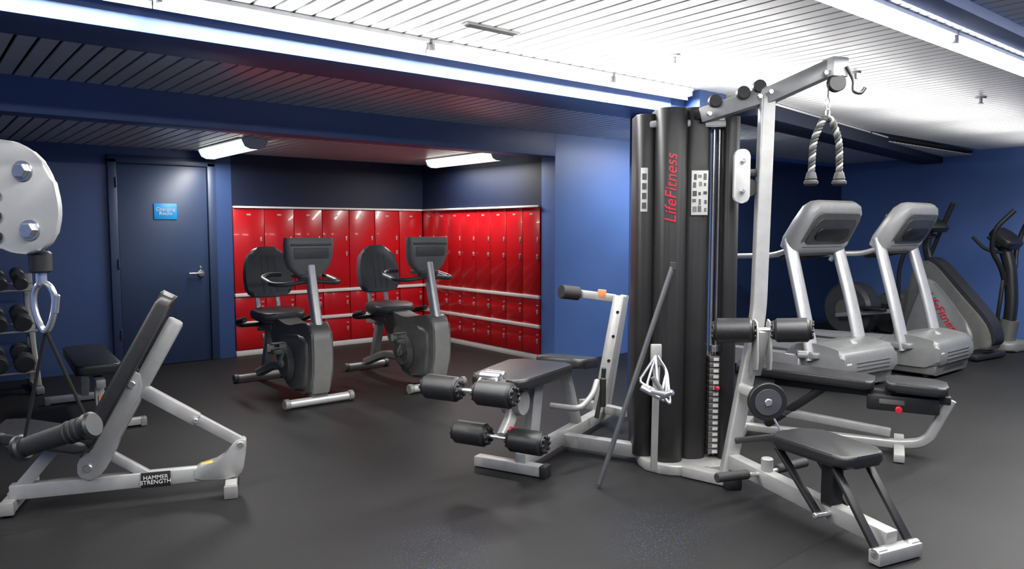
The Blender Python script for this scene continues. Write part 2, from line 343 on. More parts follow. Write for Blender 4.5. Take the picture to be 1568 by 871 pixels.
# ---------------------------------------------------------------- recumbent bike
def bike(loc,yaw):
    g=G("recumbent_exercise_bike",loc,yaw)
    g.cyl("front_stabilizer",(-.25,0,.04),(.25,0,.04),.034,SILB);g.cyl("rear_stabilizer",(-.2,1.28,.04),(.2,1.28,.04),.03,SIL)
    for s in(-1,1):
        g.cyl("front_cap",(s*.25,0,.042),(s*.29,0,.042),.042,GREYL);g.cyl("rear_cap",(s*.2,1.28,.04),(s*.24,1.28,.04),.038,GREY)
    g.box("front_bracket",(0,.03,.09),(.14,.1,.07),GREY,.015)
    P=[(-.03,.08),(-.08,.32),(-.07,.58),(-.02,.66),(.12,.65),(.4,.6),(.7,.66),(.82,.64),(.8,.56),(.68,.36),(.5,.14),(.34,.08)]
    g.prof("body_shroud",P,0,.18,GREY,.05,sm=2,seg=4)
    g.prof("body_shroud_side",[(.02,.1),(-.02,.5),(.1,.56),(.45,.52),(.6,.5),(.5,.25),(.35,.1)],0,.22,GREY,.03,sm=2)
    g.prof("front_band",[(-.045,.1),(-.09,.33),(-.08,.58),(-.03,.62),(-.02,.3),(0,.1)],0,.15,GREYL,.02,sm=1)
    for s in(-1,1):
        g.cyl("crank_cover",(s*.105,.36,.3),(s*.15,.36,.3),.155,GREY,r2=.12,bev=.012,n=32)
        g.cyl("crank_hub",(s*.15,.36,.3),(s*.175,.36,.3),.035,GREYL)
        a=V((s*.18,.36,.3))
        b=V((s*.185,.24 if s<0 else .48,.43 if s<0 else .17))
        g.bar("crank_arm",a,b,.02,.03,SILB)
        g.pad("pedal",(s*.25,b.y,b.z),.1,.16,.035,GREY,r=.03,bev=.01)
        g.pad("pedal_strap",(s*.25,b.y-.02,b.z+.06),.12,.08,.012,GREYL,M=Rm('X',-15),r=.02,bev=.004)
        for q in(-1,1):g.bar("strap_side",(s*.25+q*.05,b.y-.02,b.z),(s*.25+q*.05,b.y-.02,b.z+.06),.006,.06,GREYL)
    g.tube("main_rail",[(0,.5,.22),(0,.9,.2),(0,1.28,.07)],0,GREYL,.1,sect=rrect(.08,.07,.015))
    g.bar("seat_rail",(0,.5,.56),(0,1.2,.5),.09,.06,SIL)
    g.bar("rail_post",(0,1.0,.5),(0,1.12,.12),.07,.07,GREYL)
    g.tube("mast",[(0,.0,.58),(0,.06,.8),(0,.14,1.1)],0,SILB,.1,sect=rrect(.085,.07,.02))
    def sec(z,w,y0,d):
        return [(x,y0+y,z) for x,y in rrect(w,d,min(w,d)*.4,4)]
    g.loft("console",[sec(.97,.13,.16,.08),sec(1.02,.2,.165,.1),sec(1.09,.34,.165,.12),sec(1.16,.39,.16,.13),sec(1.28,.41,.15,.11),sec(1.325,.4,.145,.07)],GREYL)
    g.box("console_back_panel",(0,.1,1.2),(.3,.02,.09),GREY,.01,rot=(3,0,0))
    g.box("console_ridge",(0,.095,1.27),(.34,.02,.018),GREY,.006,rot=(3,0,0))
    g.box("console_screen",(0,.22,1.22),(.33,.01,.14),SCR,.006,rot=(10,0,0))
    g.pad("console_tray",(0,.2,1.02),.2,.22,.03,GREY,r=.05,bev=.01)
    for s in(-1,1):
        g.tube("handlebar",[(s*.03,.13,.98),(s*.2,.1,.96),(s*.29,.2,.96),(s*.28,.44,1.0),(s*.2,.5,1.02),(s*.1,.48,1.02)],.018,SEATG,.06)
        g.cyl("pulse_grip",(s*.286,.24,.965),(s*.281,.4,.99),.022,SIL)
    g.pad("seat_cushion",(0,.80,.66),.4,.38,.07,SEATG,M=Rm('X',4),r=.12,bev=.03,taper=1.1)
    g.pad("seat_pan",(0,.84,.61),.3,.34,.03,GREY,r=.06,bev=.01)
    g.box("seat_carriage",(0,.88,.56),(.2,.3,.08),GREY,.02)
    for s in(-1,1):
        g.bar("back_post",(s*.09,1.0,.6),(s*.09,1.09,1.0),.04,.02,SILB)
        g.tube("side_handle",[(s*.1,.95,.56),(s*.28,.98,.56),(s*.33,.9,.6),(s*.33,.7,.64)],.018,BLKP,.06)
        g.cyl("side_grip",(s*.33,.86,.61),(s*.33,.7,.64),.024,RUB)
    out=[(-.15,-.2),(-.2,-.17),(-.21,.0),(-.18,.14),(-.12,.23),(0,.245),(.12,.23),(.18,.14),(.21,0),(.2,-.17),(.15,-.2),(0,-.21)]
    g.add("seat_back",bm_prism(smooth2(out,2),.08,Matrix.Translation((0,1.03,.995))@Rm('X',90-12),.035,4),SEATB,50)
    g.add("seat_back_shell",bm_prism(smooth2([(a*.9,b*.92) for a,b in out],2),.03,Matrix.Translation((0,1.08,.995))@Rm('X',90-12),.012,3),GREY,50)
    for x in(-.06,.0,.06):g.box("back_seam",(x,.99,.995),(.005,.006,.34),SEATG,.002,rot=(-12,0,0))
    return g
bike((2.52,5.52,0),0)
bike((3.56,5.40,0),0)
# ---------------------------------------------------------------- treadmill
def treadmill(loc,yaw):
    g=G("treadmill",loc,yaw)
    g.prof("hood",[(.0,.1),(-.03,.2),(-.01,.33),(.06,.37),(.3,.40),(.52,.36),(.62,.22),(.62,.1)],0,.8,HOOD,.04,sm=2,seg=4)
    g.prof("hood_lower",[(.02,.03),(.0,.14),(.6,.14),(.62,.03)],0,.76,GREY,.02)
    for k in range(4):g.box("hood_groove",(.03,-.026,.15+k*.032),(.5,.012,.006),GREY,.002)
    g.box("hood_top_groove",(0,.3,.395),(.5,.01,.006),GREY,.002)
    g.cyl("hood_badge",(0,.16,.375),(0,.15,.392),.035,SILB)
    g.box("hood_label",(-.33,-.02,.24),(.07,.008,.02),WHT,.001)
    g.box("deck",(0,1.25,.15),(.56,1.5,.06),BLKP,.01)
    g.box("belt",(0,1.25,.185),(.5,1.48,.012),RUB,.004)
    for s in(-1,1):
        g.prof("side_rail",[(.4,.1),(.4,.28),(.6,.27),(2.02,.22),(2.06,.18),(2.05,.1)],s*.36,.14,SILB,.02,sm=1)
        g.cyl("foot",(s*.3,1.95,.0),(s*.3,1.95,.1),.03,BLKP)
        g.cyl("front_wheel",(s*.3,.12,.04),(s*.34,.12,.04),.04,BLKP)
        P=fillet([(s*.37,.3,.24),(s*.37,.42,.7),(s*.35,.6,1.3)],.2)
        g.add("upright",bm_sweep(P,circ(.045,18,.08),up=(1,0,0)),SILB)
        g.pad("upright_foot",(s*.38,.33,.29),.13,.24,.06,HOOD,r=.05,bev=.02)
        g.tube("handrail",[(s*.35,.6,1.2),(s*.37,.75,1.15),(s*.37,1.4,1.12),(s*.37,1.46,1.04)],.026,SILB,.08)
    def sec(t,w,d):
        y=.62-t*.26;z=1.2+t*.43
        return [(x,y+b,z+b*.5) for x,b in rrect(w,d,d*.45,4)]
    g.loft("console_shell",[sec(-.04,.66,.08),sec(.03,.8,.15),sec(.2,.84,.17),sec(.55,.82,.16),sec(.85,.78,.14),sec(.97,.68,.1),sec(1.02,.54,.05)],SILP)
    up=(0,-.526,.85)
    g.add("console_back_panel",bm_prism([(x*(1-.1*y/.38),y) for x,y in rrect(.7,.36,.07,5)],.03,fr3(V((0,.415,1.385)),(1,0,0),up),.012,3),GREY)
    g.add("console_recess",bm_prism([(x*(1-.12*y/.28),y) for x,y in rrect(.6,.26,.05,5)],.03,fr3(V((0,.405,1.375)),(1,0,0),up),.01,3),SEATG)
    g.add("console_recess_inner",bm_prism(rrect(.46,.12,.04,5),.03,fr3(V((0,.40,1.35)),(1,0,0),up),.008,3),BLKP)
    g.add("console_display",bm_prism(rrect(.62,.32,.04,4),.03,fr3(V((0,.595,1.43)),(1,0,0),up),.005),SCR)
    g.tube("front_handlebar",[(-.34,.66,1.16),(-.2,.8,1.12),(.2,.8,1.12),(.34,.66,1.16)],.022,RUB,.08)
    g.tube("console_crossbar",[(-.35,.6,1.18),(.35,.6,1.18)],.035,GREY)
    return g
treadmill((6.53,3.06,0),-6)
treadmill((7.76,2.83,0),0)
# ---------------------------------------------------------------- ellipticals
def ell_a(loc,yaw):
    g=G("elliptical_trainer",loc,yaw)
    P=[(-.05,.08),(-.1,.2),(-.02,.4),(.25,.68),(.52,.98),(.64,1.05),(.76,1.0),(.84,.7),(.95,.4),(1.0,.12),(.95,.06)]
    g.prof("front_shroud",P,0,.26,GREY,.06,sm=2,seg=4)
    g.prof("shroud_edge",[(-.03,.12),(-.13,.2),(-.06,.42),(.22,.72),(.5,1.02),(.64,1.09),(.6,1.0),(.3,.66),(.03,.36)],0,.2,BLKP,.03,sm=2)
    g.prof("shroud_side_panel",[(.08,.14),(.1,.32),(.5,.8),(.62,.86),(.72,.6),(.82,.3),(.84,.14)],0,.3,HOOD,.03,sm=2)
    g.box("front_foot",(0,.0,.04),(.6,.1,.06),BLKP,.02);g.box("rear_foot",(0,1.95,.04),(.6,.1,.06),BLKP,.02)
    g.text("shroud_text","LifeFitness",.13,REDK,fr3(V((-.156,.42,.47)),(0,-.62,-.78),(0,-.78,.62)),shear=.3)
    g.tube("mast",[(0,.66,1.0),(0,.72,1.2),(0,.66,1.46)],0,BLKP,.1,sect=rrect(.08,.06,.02))
    g.pad("console",(0,.66,1.46),.36,.28,.06,BLKP,M=Rm('X',35),r=.06,bev=.02)
    g.pad("console_screen",(0,.685,1.492),.26,.16,.012,SCR,M=Rm('X',35),r=.02,bev=.004)
    g.tube("fixed_handle",[(-.24,.95,1.3),(-.2,.72,1.32),(0,.66,1.3),(.2,.72,1.32),(.24,.95,1.3)],.02,RUB,.06)
    for s in(-1,1):
        g.tube("moving_arm",[(s*.2,.9,.45),(s*.27,.86,.95),(s*.28,.74,1.3),(s*.22,.55,1.68)],.023,BLKP,.1)
        g.cyl("arm_grip",(s*.262,.68,1.42),(s*.22,.55,1.69),.028,RUB)
        g.bar("pedal_link",(s*.2,.9,.45),(s*.2,1.7,.32),.04,.05,SIL)
        g.pad("pedal_plate",(s*.2,1.2,.45),.17,.36,.03,BLKP,r=.05,bev=.01)
        g.bar("base_rail",(s*.16,.8,.08),(s*.16,1.95,.08),.05,.06,GREYL)
    g.cyl("rear_flywheel_cover",(-.14,1.62,.4),(.14,1.62,.4),.33,SEATG,n=40,bev=.04)
    g.cyl("rear_cover_hub",(-.17,1.62,.4),(.17,1.62,.4),.12,GREY,n=30)
    return g
def ell_b(loc,yaw):
    g=G("elliptical_trainer",loc,yaw)
    g.pad("front_foot",(0,0,.06),.5,.3,.1,GREYL,r=.1,bev=.03)
    g.tube("mast",[(0,.04,.08),(0,-.02,.5),(0,.02,.95),(0,.1,1.2)],0,BLKP,.2,sect=rrect(.12,.12,.04))
    g.tube("mast_cover",[(0,.04,.1),(0,.0,.35)],0,GREY,0,sect=rrect(.18,.18,.06))
    g.pad("console",(0,.08,1.28),.34,.28,.1,BLKP,M=Rm('X',40),r=.06,bev=.03)
    g.pad("console_screen",(0,.1,1.34),.24,.16,.012,SCR,M=Rm('X',40),r=.02,bev=.004)
    for s in(-1,1):
        g.tube("moving_arm",[(s*.06,.04,.75),(s*.16,.04,.95),(s*.28,.1,1.15),(s*.32,.05,1.4),(s*.22,-.1,1.6)],.026,BLKP,.1)
        g.tube("fixed_handle",[(s*.05,.08,1.12),(s*.16,.22,1.15),(s*.17,.36,1.3)],.02,RUB,.08)
        g.bar("pedal_link",(s*.16,.04,.3),(s*.16,1.3,.25),.04,.06,GREYL)
        g.bar("arm_lower",(s*.09,.04,.9),(s*.16,.06,.3),.035,.035,BLKP)
        g.pad("pedal_plate",(s*.16,.75,.32),.16,.36,.03,BLKP,r=.05,bev=.01)
    g.bar("base_rail",(0,.05,.07),(0,1.6,.07),.1,.08,GREYL)
    g.prof("rear_shroud",[(1.0,.05),(1.02,.35),(1.2,.58),(1.45,.6),(1.65,.4),(1.7,.05)],0,.24,GREY,.05,sm=2)
    g.box("rear_foot",(0,1.65,.03),(.5,.1,.06),BLKP,.02)
    return g
ell_a((8.98,2.95,0),-8)
ell_b((9.86,3.03,0),-8)
# ---------------------------------------------------------------- adjustable bench
g=G("adjustable_weight_bench",(.36,4.36,0),-20)
g.bar("base_rail",(.0,0,.105),(1.02,0,.105),.06,.075,SIL)
g.bar("front_foot",(0.0,-.06,.045),(0.0,.4,.045),.06,.06,SIL)
g.box("foot_cap",(0,-.075,.045),(.066,.03,.066),GREYL,.006)
g.bar("rear_foot",(1.02,-.14,.04),(1.02,.2,.04),.06,.055,SIL)
for y in(-.15,.21):g.box("foot_cap",(1.02,y,.035),(.068,.03,.068),GREYL,.006)
def xzprism(g,name,poly,y,th,m,bev=.006,sm=0):
    if sm:poly=smooth2(poly,sm)
    M=Matrix(((1,0,0,0),(0,0,-1,y),(0,1,0,0),(0,0,0,1)))
    return g.add(name,bm_prism(poly,th,M,bev,2),m,40)
xzprism(g,"rear_bracket",[(.84,.07),(.84,.15),(.98,.17),(1.04,.27),(1.1,.28),(1.1,.22),(1.08,.1),(1.04,.07)],0,.075,SIL,sm=1)
for s in(-.045,.045):g.cyl("bolt",(1.07,s,.25),(1.07,s*1.15,.25),.018,CHR)
g.bar("support_strut",(1.07,0,.255),(.56,0,.60),.045,.055,SIL)
g.bar("strut_sleeve",(.86,0,.395),(.56,0,.60),.056,.066,SIL)
g.cyl("strut_pin",(.855,-.05,.4),(.855,.05,.4),.012,CHR)
g.bar("backrest_frame",(.39,0,.22),(.775,0,.93),.06,.085,SIL,up=(-.876,0,.481),bev=.02)
PP=[(.3,.16),(.3,.24),(.38,.33),(.42,.5),(.5,.66),(.6,.68),(.61,.58),(.52,.42),(.48,.28),(.42,.17),(.36,.13)]
for y in(-.038,.038):xzprism(g,"pivot_plate",PP,y,.012,SIL,sm=1)
for p in[(.35,.2),(.56,.61)]:g.cyl("bolt",(p[0],-.055,p[1]),(p[0],.055,p[1]),.02,CHR)
a=math.degrees(math.atan2(.71,.385))
MB=Matrix.Translation((.545,.0,.69))@Rm('Y',-a)@Rm('Z',-90)
g.pad("backrest_pad",(0,0,0),.27,.84,.075,BLK,M=MB,r=.05,bev=.02)
MS=Matrix.Translation((.17,.0,.37))@Rm('Y',14)@Rm('Z',-90)
g.pad("seat_pad",(0,0,0),.3,.42,.06,BLK,M=MS,r=.06,bev=.02)
g.bar("seat_frame",(.0,0,.36),(.38,0,.265),.05,.05,SIL)
g.bar("front_leg",(.2,0,.31),(.01,0,.08),.05,.06,SIL)
g.bar("brace",(.4,0,.28),(.62,0,.12),.045,.045,SIL)
g.bar("brace",(.38,0,.24),(.33,0,.12),.045,.045,SIL)
g.box("brand_plate",(.655,-.034,.105),(.14,.008,.08),BLKP,.002)
g.text("brand_text","HAMMER\nSTRENGTH",.029,WHT,Matrix.Translation((.655,-.039,.105))@Rm('X',90))
g.box("warning_label",(.9,0.0,.158),(.06,.04,.004),YEL,.001,rot=(0,-8,0))
# ---------------------------------------------------------------- flat bench behind
g=G("flat_weight_bench",(1.02,5.72,0),-4)
g.bar("rail",(0,.02,.33),(0,1.15,.33),.06,.06,SIL)
g.pad("pad",(0,.62,.42),.28,1.1,.07,BLK,r=.05,bev=.02)
for y,w in((.05,.26),(1.15,.26)):
    g.bar("foot",(-w,y,.035),(w,y,.035),.06,.05,SIL)
    for s in(-1,1):g.box("foot_cap",(s*w,y,.03),(.04,.07,.06),GREYL,.006)
    g.bar("leg",(0,y,.05),(0,y+(.12 if y<.5 else -.12),.34),.06,.06,SIL)
g.box("label",(-.0,.04,.2),(.035,.06,.1),ORG,.002,rot=(-20,0,0))
# ---------------------------------------------------------------- dumbbell rack
g=G("dumbbell_rack",(-.1,7.55,0),0)
for x in(-.95,.95):
    g.bar("upright",(x,.18,.04),(x,.3,1.0),.05,.07,SIL);g.bar("foot",(x,-.22,.035),(x,.38,.035),.06,.06,SIL)
    g.bar("brace",(x,-.15,.06),(x,.2,.5),.04,.05,SIL)
def dumbbell_bm(r):
    bm=bm_sweep([V((0,-.17,0)),V((0,-.16,0)),V((0,-.085,0)),V((0,-.075,0)),V((0,-.07,0)),V((0,.07,0)),V((0,.075,0)),V((0,.085,0)),V((0,.16,0)),V((0,.17,0))],circ(1,12),scales=[r*.85,r,r,r*.85,.016,.016,r*.85,r,r,r*.85]);return bm
for k,(z,r) in enumerate([(.9,.055),(.55,.07),(.2,.08)]):
    for yy in(-.06,.14):g.bar("shelf_rail",(-.97,yy,z-.02+(.0 if yy<0 else .05)),(.97,yy,z-.02+(.0 if yy<0 else .05)),.05,.02,SIL)
    bm=bmesh.new();n=[13,11,10][k]
    for i in range(n):
        t=dumbbell_bm(r);t.transform(Matrix.Translation((-.86+i*1.72/(n-1),.04,z+r+.02))@Rm('X',14))
        me=bpy.data.meshes.new("t");t.to_mesh(me);t.free();bm.from_mesh(me);bpy.data.meshes.remove(me)
    g.add("dumbbells",bm,SEATG)
# ---------------------------------------------------------------- near cable pulley station (left edge)
L_=V((.7755,-.6314,0));F_=V((.6314,.7755,0))
def cp(lat,fw,z):return tuple(L_*lat+F_*fw+V((0,0,z)))
g=G("cable_pulley_station",cp(-1.14,1.3,0),0,world=True)
g.bar("column",cp(-1.14,1.3,0.02),cp(-1.14,1.3,2.25),.09,.09,SIL,up=tuple(F_))
g.bar("base",cp(-1.5,1.3,.03),cp(-1.02,1.3,.03),.3,.05,SIL)
def plate(name,pts,fw,th,m,bev=.006,sm=2):
    M=fr3(F_*fw,tuple(L_),(0,0,1))
    return g.add(name,bm_prism(smooth2(pts,sm),th,M,bev,3),m,40)
PL=[(-1.08,1.50),(-.9,1.555),(-.83,1.545),(-.785,1.50),(-.772,1.43),(-.785,1.375),(-.82,1.355),(-.86,1.358),(-.90,1.38),(-1.08,1.38)]
plate("pulley_plate_front",PL,1.29,.012,SILP)
plate("pulley_plate_back",[(a-.04,b) for a,b in PL],1.335,.012,SILP)
g.cyl("pulley_wheel",cp(-.9,1.3,1.44),cp(-.9,1.328,1.44),.07,BLKP)
g.box("carriage",cp(-1.02,1.32,1.44),(.2,.06,.1),BLKP,.01,rot=(0,0,-39))
for k,z in enumerate((1.46,1.425,1.39)):g.bar("carriage_arm",cp(-.93,1.277,z),cp(-.868,1.277,z-.004),.012,.016,BLKP)
for (a,z) in((-.832,1.497),(-.824,1.397)):
    g.cyl("washer",cp(a,1.285,z),cp(a,1.281,z),.018,CHR);g.cyl("bolt",cp(a,1.282,z),cp(a,1.272,z),.013,CHR,n=6,bev=.002)
g.cyl("cable_ball",cp(-.825,1.31,1.36),cp(-.825,1.31,1.322),.018,BLKP)
g.cyl("swivel",cp(-.825,1.31,1.33),cp(-.825,1.31,1.3),.009,CHR)
pts=[]
for i in range(20):
    a=2*math.pi*i/20;pts.append(V(cp(-.822+.018*math.cos(a)*(1+.3*math.sin(a)),1.31,1.262+.042*math.sin(a))))
g.tube("carabiner",pts,.0055,CHR,closed=True,n=10)
g.cyl("carabiner_gate",cp(-.805,1.31,1.25),cp(-.8,1.31,1.285),.0065,CHR)
hA=V(cp(-.872,1.31,1.01));hB=V(cp(-.74,1.29,1.055))
g.tube("strap",[cp(-.822,1.31,1.222),tuple(hA)],.003,STRAP)
g.tube("strap",[cp(-.822,1.31,1.222),tuple(hB)],.003,STRAP)
d=(hB-hA).normalized()
g.cyl("handle_grip",hA,hB,.017,RUB,r2=.019)
for q in range(3):
    c=hB-d*(.02+q*.012);g.cyl("grip_ring",c,c+d*.006,.021,RUB,n=20,bev=.002)
g.cyl("handle_end",hA-d*.01,hA+d*.006,.024,BLKP);g.cyl("handle_end",hB-d*.006,hB+d*.01,.024,BLKP)
# ---------------------------------------------------------------- multi station machine
TC=V((3.51,2.81,0))
g=G("multi_station_cable_machine",tuple(TC),0,world=True)
def tp(lat,fw,z):return tuple(TC+L_*lat+F_*fw+V((0,0,z)))
def tower_prism(name,poly,z0,z1,m,bev=.004,sm=0):
    if sm:poly=smooth2(poly,sm)
    M=fr3(TC+V((0,0,(z0+z1)/2)),tuple(L_),tuple(F_))
    return g.add(name,bm_prism(poly,z1-z0,M,bev,2),m,35)
ZT=2.07
def lobe(cx,cy,w,d):return [(cx+a,cy+b) for a,b in rrect(w,d,min(w,d)*.4,5)]
tower_prism("shroud_left",lobe(-.165,.06,.13,.26),.06,ZT-.02,SHROUD)
tower_prism("shroud_center",lobe(-.045,-.04,.17,.3),.06,ZT,SHROUD)
tower_prism("shroud_right",lobe(.105,-.01,.17,.22),.06,ZT+.01,SHROUD)
tower_prism("shroud_rear",lobe(.0,.18,.4,.14),.06,ZT-.03,SHROUD)
tower_prism("shroud_far",lobe(.3,.02,.09,.3),.06,ZT-.04,SHROUD)
tower_prism("base_plate",[(-.2,-.12),(-.08,-.24),(.12,-.26),(.34,-.22),(.36,.2),(-.2,.22)],.0,.06,SIL,.01,sm=1)
tower_prism("top_plate",[(-.2,-.1),(.2,-.12),(.34,-.1),(.34,.2),(-.2,.2)],ZT-.1,ZT-.06,SIL,.01,sm=1)
for dx in(.215,.245):g.cyl("guide_rod",tp(dx,-.04,.06),tp(dx,-.04,ZT-.05),.01,CHR)
g.tube("cable",[tp(.23,-.07,.6),tp(.23,-.07,2.0)],.004,BLKP)
for k in range(17):g.box("weight_plate",tp(.235,-.0,.1+k*.034),(.075,.2,.031),STEELD,.003,rot=(0,0,-39.15))
for k in range(17):g.box("plate_label",tp(.235,-.103,.1+k*.034),(.03,.003,.018),WHT,.0,rot=(0,0,-39.15))
g.cyl("stack_pin",tp(.235,-.11,.48),tp(.235,-.15,.48),.012,REDK)
g.cyl("stack_head",tp(.235,-.05,.68),tp(.235,-.05,.72),.028,CHR)
g.text("tower_logo","LifeFitness",.092,REDK,fr3(V(tp(-.06,-.193,1.62)),(0,0,1),tuple(-L_)),shear=.25)
g.box("instruction_sticker",tp(.115,-.123,1.6),(.1,.004,.26),BLKP,.001,rot=(0,0,-39.15))
g.box("instruction_sticker",tp(.115,-.125,1.6),(.094,.004,.25),WHT,.001,rot=(0,0,-39.15))
random.seed(5)
for k in range(5):
    for j in range(3):
        if random.random()<.85:
            g.box("sticker_figure",tp(.085+j*.03+random.uniform(-.004,.004),-.128,1.505+k*.047+random.uniform(-.005,.005)),(random.uniform(.012,.024),.002,random.uniform(.016,.036)),random.choice([GREY,SEATG,STEELD]),.0,rot=(0,0,-39.15))
g.box("instruction_sticker",tp(-.19,-.072,1.62),(.04,.004,.25),WHT,.001,rot=(0,0,-39.15))
for k in range(4):g.box("sticker_figure",tp(-.19,-.0755,1.53+k*.055),(.025,.002,.035),SEATG,0,rot=(0,0,-39.15))
pt=lambda lat,fw,z:tuple(L_*lat+F_*fw+V((0,0,z)))
g.tube("front_post",[pt(1.375,4.1,2.12),pt(1.355,4.1,.92),pt(1.17,4.0,.04)],0,SIL,.12,sect=rrect(.075,.075,.012),up=tuple(F_))
g.bar("top_arm",pt(1.07,4.28,2.03),pt(1.39,4.1,2.12),.075,.085,SIL)
g.bar("top_arm_outer",pt(1.36,4.11,2.10),pt(1.66,3.92,2.23),.075,.085,SIL)
g.bar("top_link",pt(.9,4.4,2.03),pt(1.1,4.26,2.04),.06,.06,BLKP)
for (a,b,z) in[(1.12,4.2,2.1),(1.25,4.12,2.13),(1.33,4.1,2.16)]:
    c=V(pt(a,b,z));g.cyl("pulley",c-F_*.02,c+F_*.02,.035,BLKP)
for a,b,z in[(1.09,4.2,2.03),(1.32,4.06,2.1),(1.37,4.04,2.12),(1.6,3.9,2.19)]:
    c=V(pt(a,b,z));g.cyl("bolt",c-F_*.02,c+F_*.0,.016,CHR,n=6)
g.box("arm_end_bracket",pt(1.66,3.92,2.22),(.1,.09,.1),SILP,.01,rot=(0,0,-20))
c=V(pt(1.66,3.9,2.14));g.cyl("end_pulley",c-F_*.02,c+F_*.02,.045,BLKP)
g.tube("arm_hook",[pt(1.7,3.88,2.22),pt(1.74,3.88,2.15),pt(1.73,3.86,2.09),pt(1.77,3.86,2.08),pt(1.79,3.86,2.11)],.009,BLKP,.02)
rx,rf=1.62,3.9
g.tube("rope_cable",[pt(rx,rf,2.12),pt(rx,rf,2.06)],.004,BLKP)
g.tube("rope_carabiner",[V(pt(rx+.012*math.cos(a),rf,2.035+.03*math.sin(a))) for a in[2*math.pi*i/14 for i in range(14)]],.004,CHR,closed=True,n=8)
g.tube("rope_carabiner",[V(pt(rx+.01*math.cos(a),rf,1.985+.026*math.sin(a))) for a in[2*math.pi*i/14 for i in range(14)]],.004,CHR,closed=True,n=8)
core=fillet([pt(rx-.075,rf,1.68),pt(rx-.07,rf,1.85),pt(rx-.02,rf,1.96),pt(rx+.02,rf,1.96),pt(rx+.065,rf,1.85),pt(rx+.07,rf,1.68)],.06,n=10)
def resample(P,n):
    L=[0]
    for a,b in zip(P,P[1:]):L.append(L[-1]+(b-a).length)
    o=[];j=0
    for i in range(n):
        t=L[-1]*i/(n-1)
        while j<len(L)-2 and L[j+1]<t:j+=1
        k=(t-L[j])/max(1e-6,L[j+1]-L[j]);o.append(P[j].lerp(P[j+1],min(1,k)))
    return o,L[-1]
C_,LL=resample(core,140)
for s in range(3):
    Q=[]
    for i,p in enumerate(C_):
        t=(C_[min(i+1,139)]-C_[max(i-1,0)]).normalized();n1=F_.copy();n2=t.cross(n1).normalized()
        a=2*math.pi*(i/139*LL/.06)+s*2*math.pi/3
        Q.append(p+n1*math.cos(a)*.009+n2*math.sin(a)*.009)
    g.tube("rope_strand",Q,.0095,GREYL if s==0 else RUB,n=8)
for e in(core[0],core[-1]):
    g.cyl("rope_knob",e+V((0,0,.01)),e-V((0,0,.03)),.022,RUB,r2=.03);g.cyl("rope_knob_end",e-V((0,0,.03)),e-V((0,0,.06)),.036,RUB,bev=.01)
M=fr3(V(pt(1.24,4.08,1.68)),tuple(L_),(0,0,1))
g.add("pulley_bracket",bm_prism(rrect(.085,.29,.035,5),.03,M,.006,2),SILP)
for z in(1.76,1.6):g.cyl("bolt",pt(1.24,4.06,z),pt(1.24,4.04,z),.013,CHR)
g.cyl("pulley",pt(1.29,4.1,1.62),pt(1.29,4.13,1.62),.05,BLKP)
g.bar("bracket_arm",pt(1.24,4.12,1.7),pt(1.36,4.12,1.7),.04,.04,BLKP)
g.box("post_foot_cap",pt(1.19,3.97,.035),(.09,.1,.07),BLKP,.01,rot=(0,0,-39))
g.bar("foot_link",pt(.98,4.16,.035),pt(1.2,3.98,.035),.08,.06,SIL)
g.bar("grip_rack_post",pt(.80,4.14,.04),pt(.81,4.14,.74),.035,.035,SIL,up=tuple(F_))
g.box("grip_rack_plate",pt(.80,4.12,.70),(.06,.025,.12),SIL,.006,rot=(0,0,-39))
for k,(a,b) in enumerate([(-.1,.02),(-.06,-.06),(.0,-.08)]):
    q=[pt(.79,4.08,.70),pt(.79+a,4.04-.02*k,.56+b*.3),pt(.85+a*.4,4.0-.02*k,.50+b*.6),pt(.85,4.06,.62),pt(.80,4.08,.70)]
    g.tube("v_grip",q,.008,CHR,.03)
for k in range(3):g.cyl("v_grip_handle",pt(.70+k*.05,4.02-k*.02,.54-k*.02),pt(.80+k*.03,3.98-k*.02,.49+.02*k),.016,CHR)
g.cyl("v_grip_handle",pt(.76,4.0,.6),pt(.83,3.98,.49),.014,GREY)
# ---- leg station
u_=V((.93,.38,0)).normalized();n_=V((-.38,.93,0)).normalized();O_=V((2.68,3.22,0))
def lp(a,b,z):return tuple(O_+u_*a+n_*b+V((0,0,z)))
g.bar("leg_rail",lp(.0,0,.08),lp(1.35,0,.08),.07,.08,SIL)
g.bar("leg_front_foot",lp(.02,-.14,.035),lp(.02,.3,.035),.07,.06,SIL)
g.box("leg_foot_cap",lp(.02,-.15,.035),(.08,.04,.07),BLKP,.006,rot=(0,0,22))
g.bar("leg_tower_link",lp(.55,-.02,.07),tp(-.15,.0,.07),.07,.08,SIL)
g.bar("leg_seat_post",lp(.12,0,.1),lp(.2,0,.5),.07,.07,SIL)
g.bar("leg_seat_rail",lp(-.1,0,.505),lp(.56,0,.505),.06,.05,SIL)
Ms=fr3(V(lp(.05,.02,.57)),tuple(n_),tuple(u_))
g.add("leg_seat_pad",bm_prism([(x*(1.0+.2*(y/.5)),y) for x,y in rrect(.38,.6,.06,5)],.06,Ms,.02,4),BLK,50)
Mb=fr3(V(lp(.60,-.02,.56)),tuple(n_),tuple((u_+V((0,0,-.1))).normalized()))
g.add("leg_back_pad",bm_prism(rrect(.34,.3,.06,5),.06,Mb,.02,4),BLK,50)
g.bar("leg_back_post",lp(.6,0,.5),lp(.8,0,.1),.06,.06,SIL)
g.tube("leg_side_handle",[lp(.3,-.05,.34),lp(.3,-.24,.34),lp(.45,-.26,.4),lp(.56,-.24,.46)],.018,SIL,.06)
g.tube("leg_side_handle",[lp(.3,.05,.34),lp(.3,.24,.34),lp(.45,.26,.4),lp(.56,.24,.46)],.018,SIL,.06)
g.cyl("leg_side_grip",lp(.66,-.24,.46),lp(.66,-.24,.28),.02,RUB)
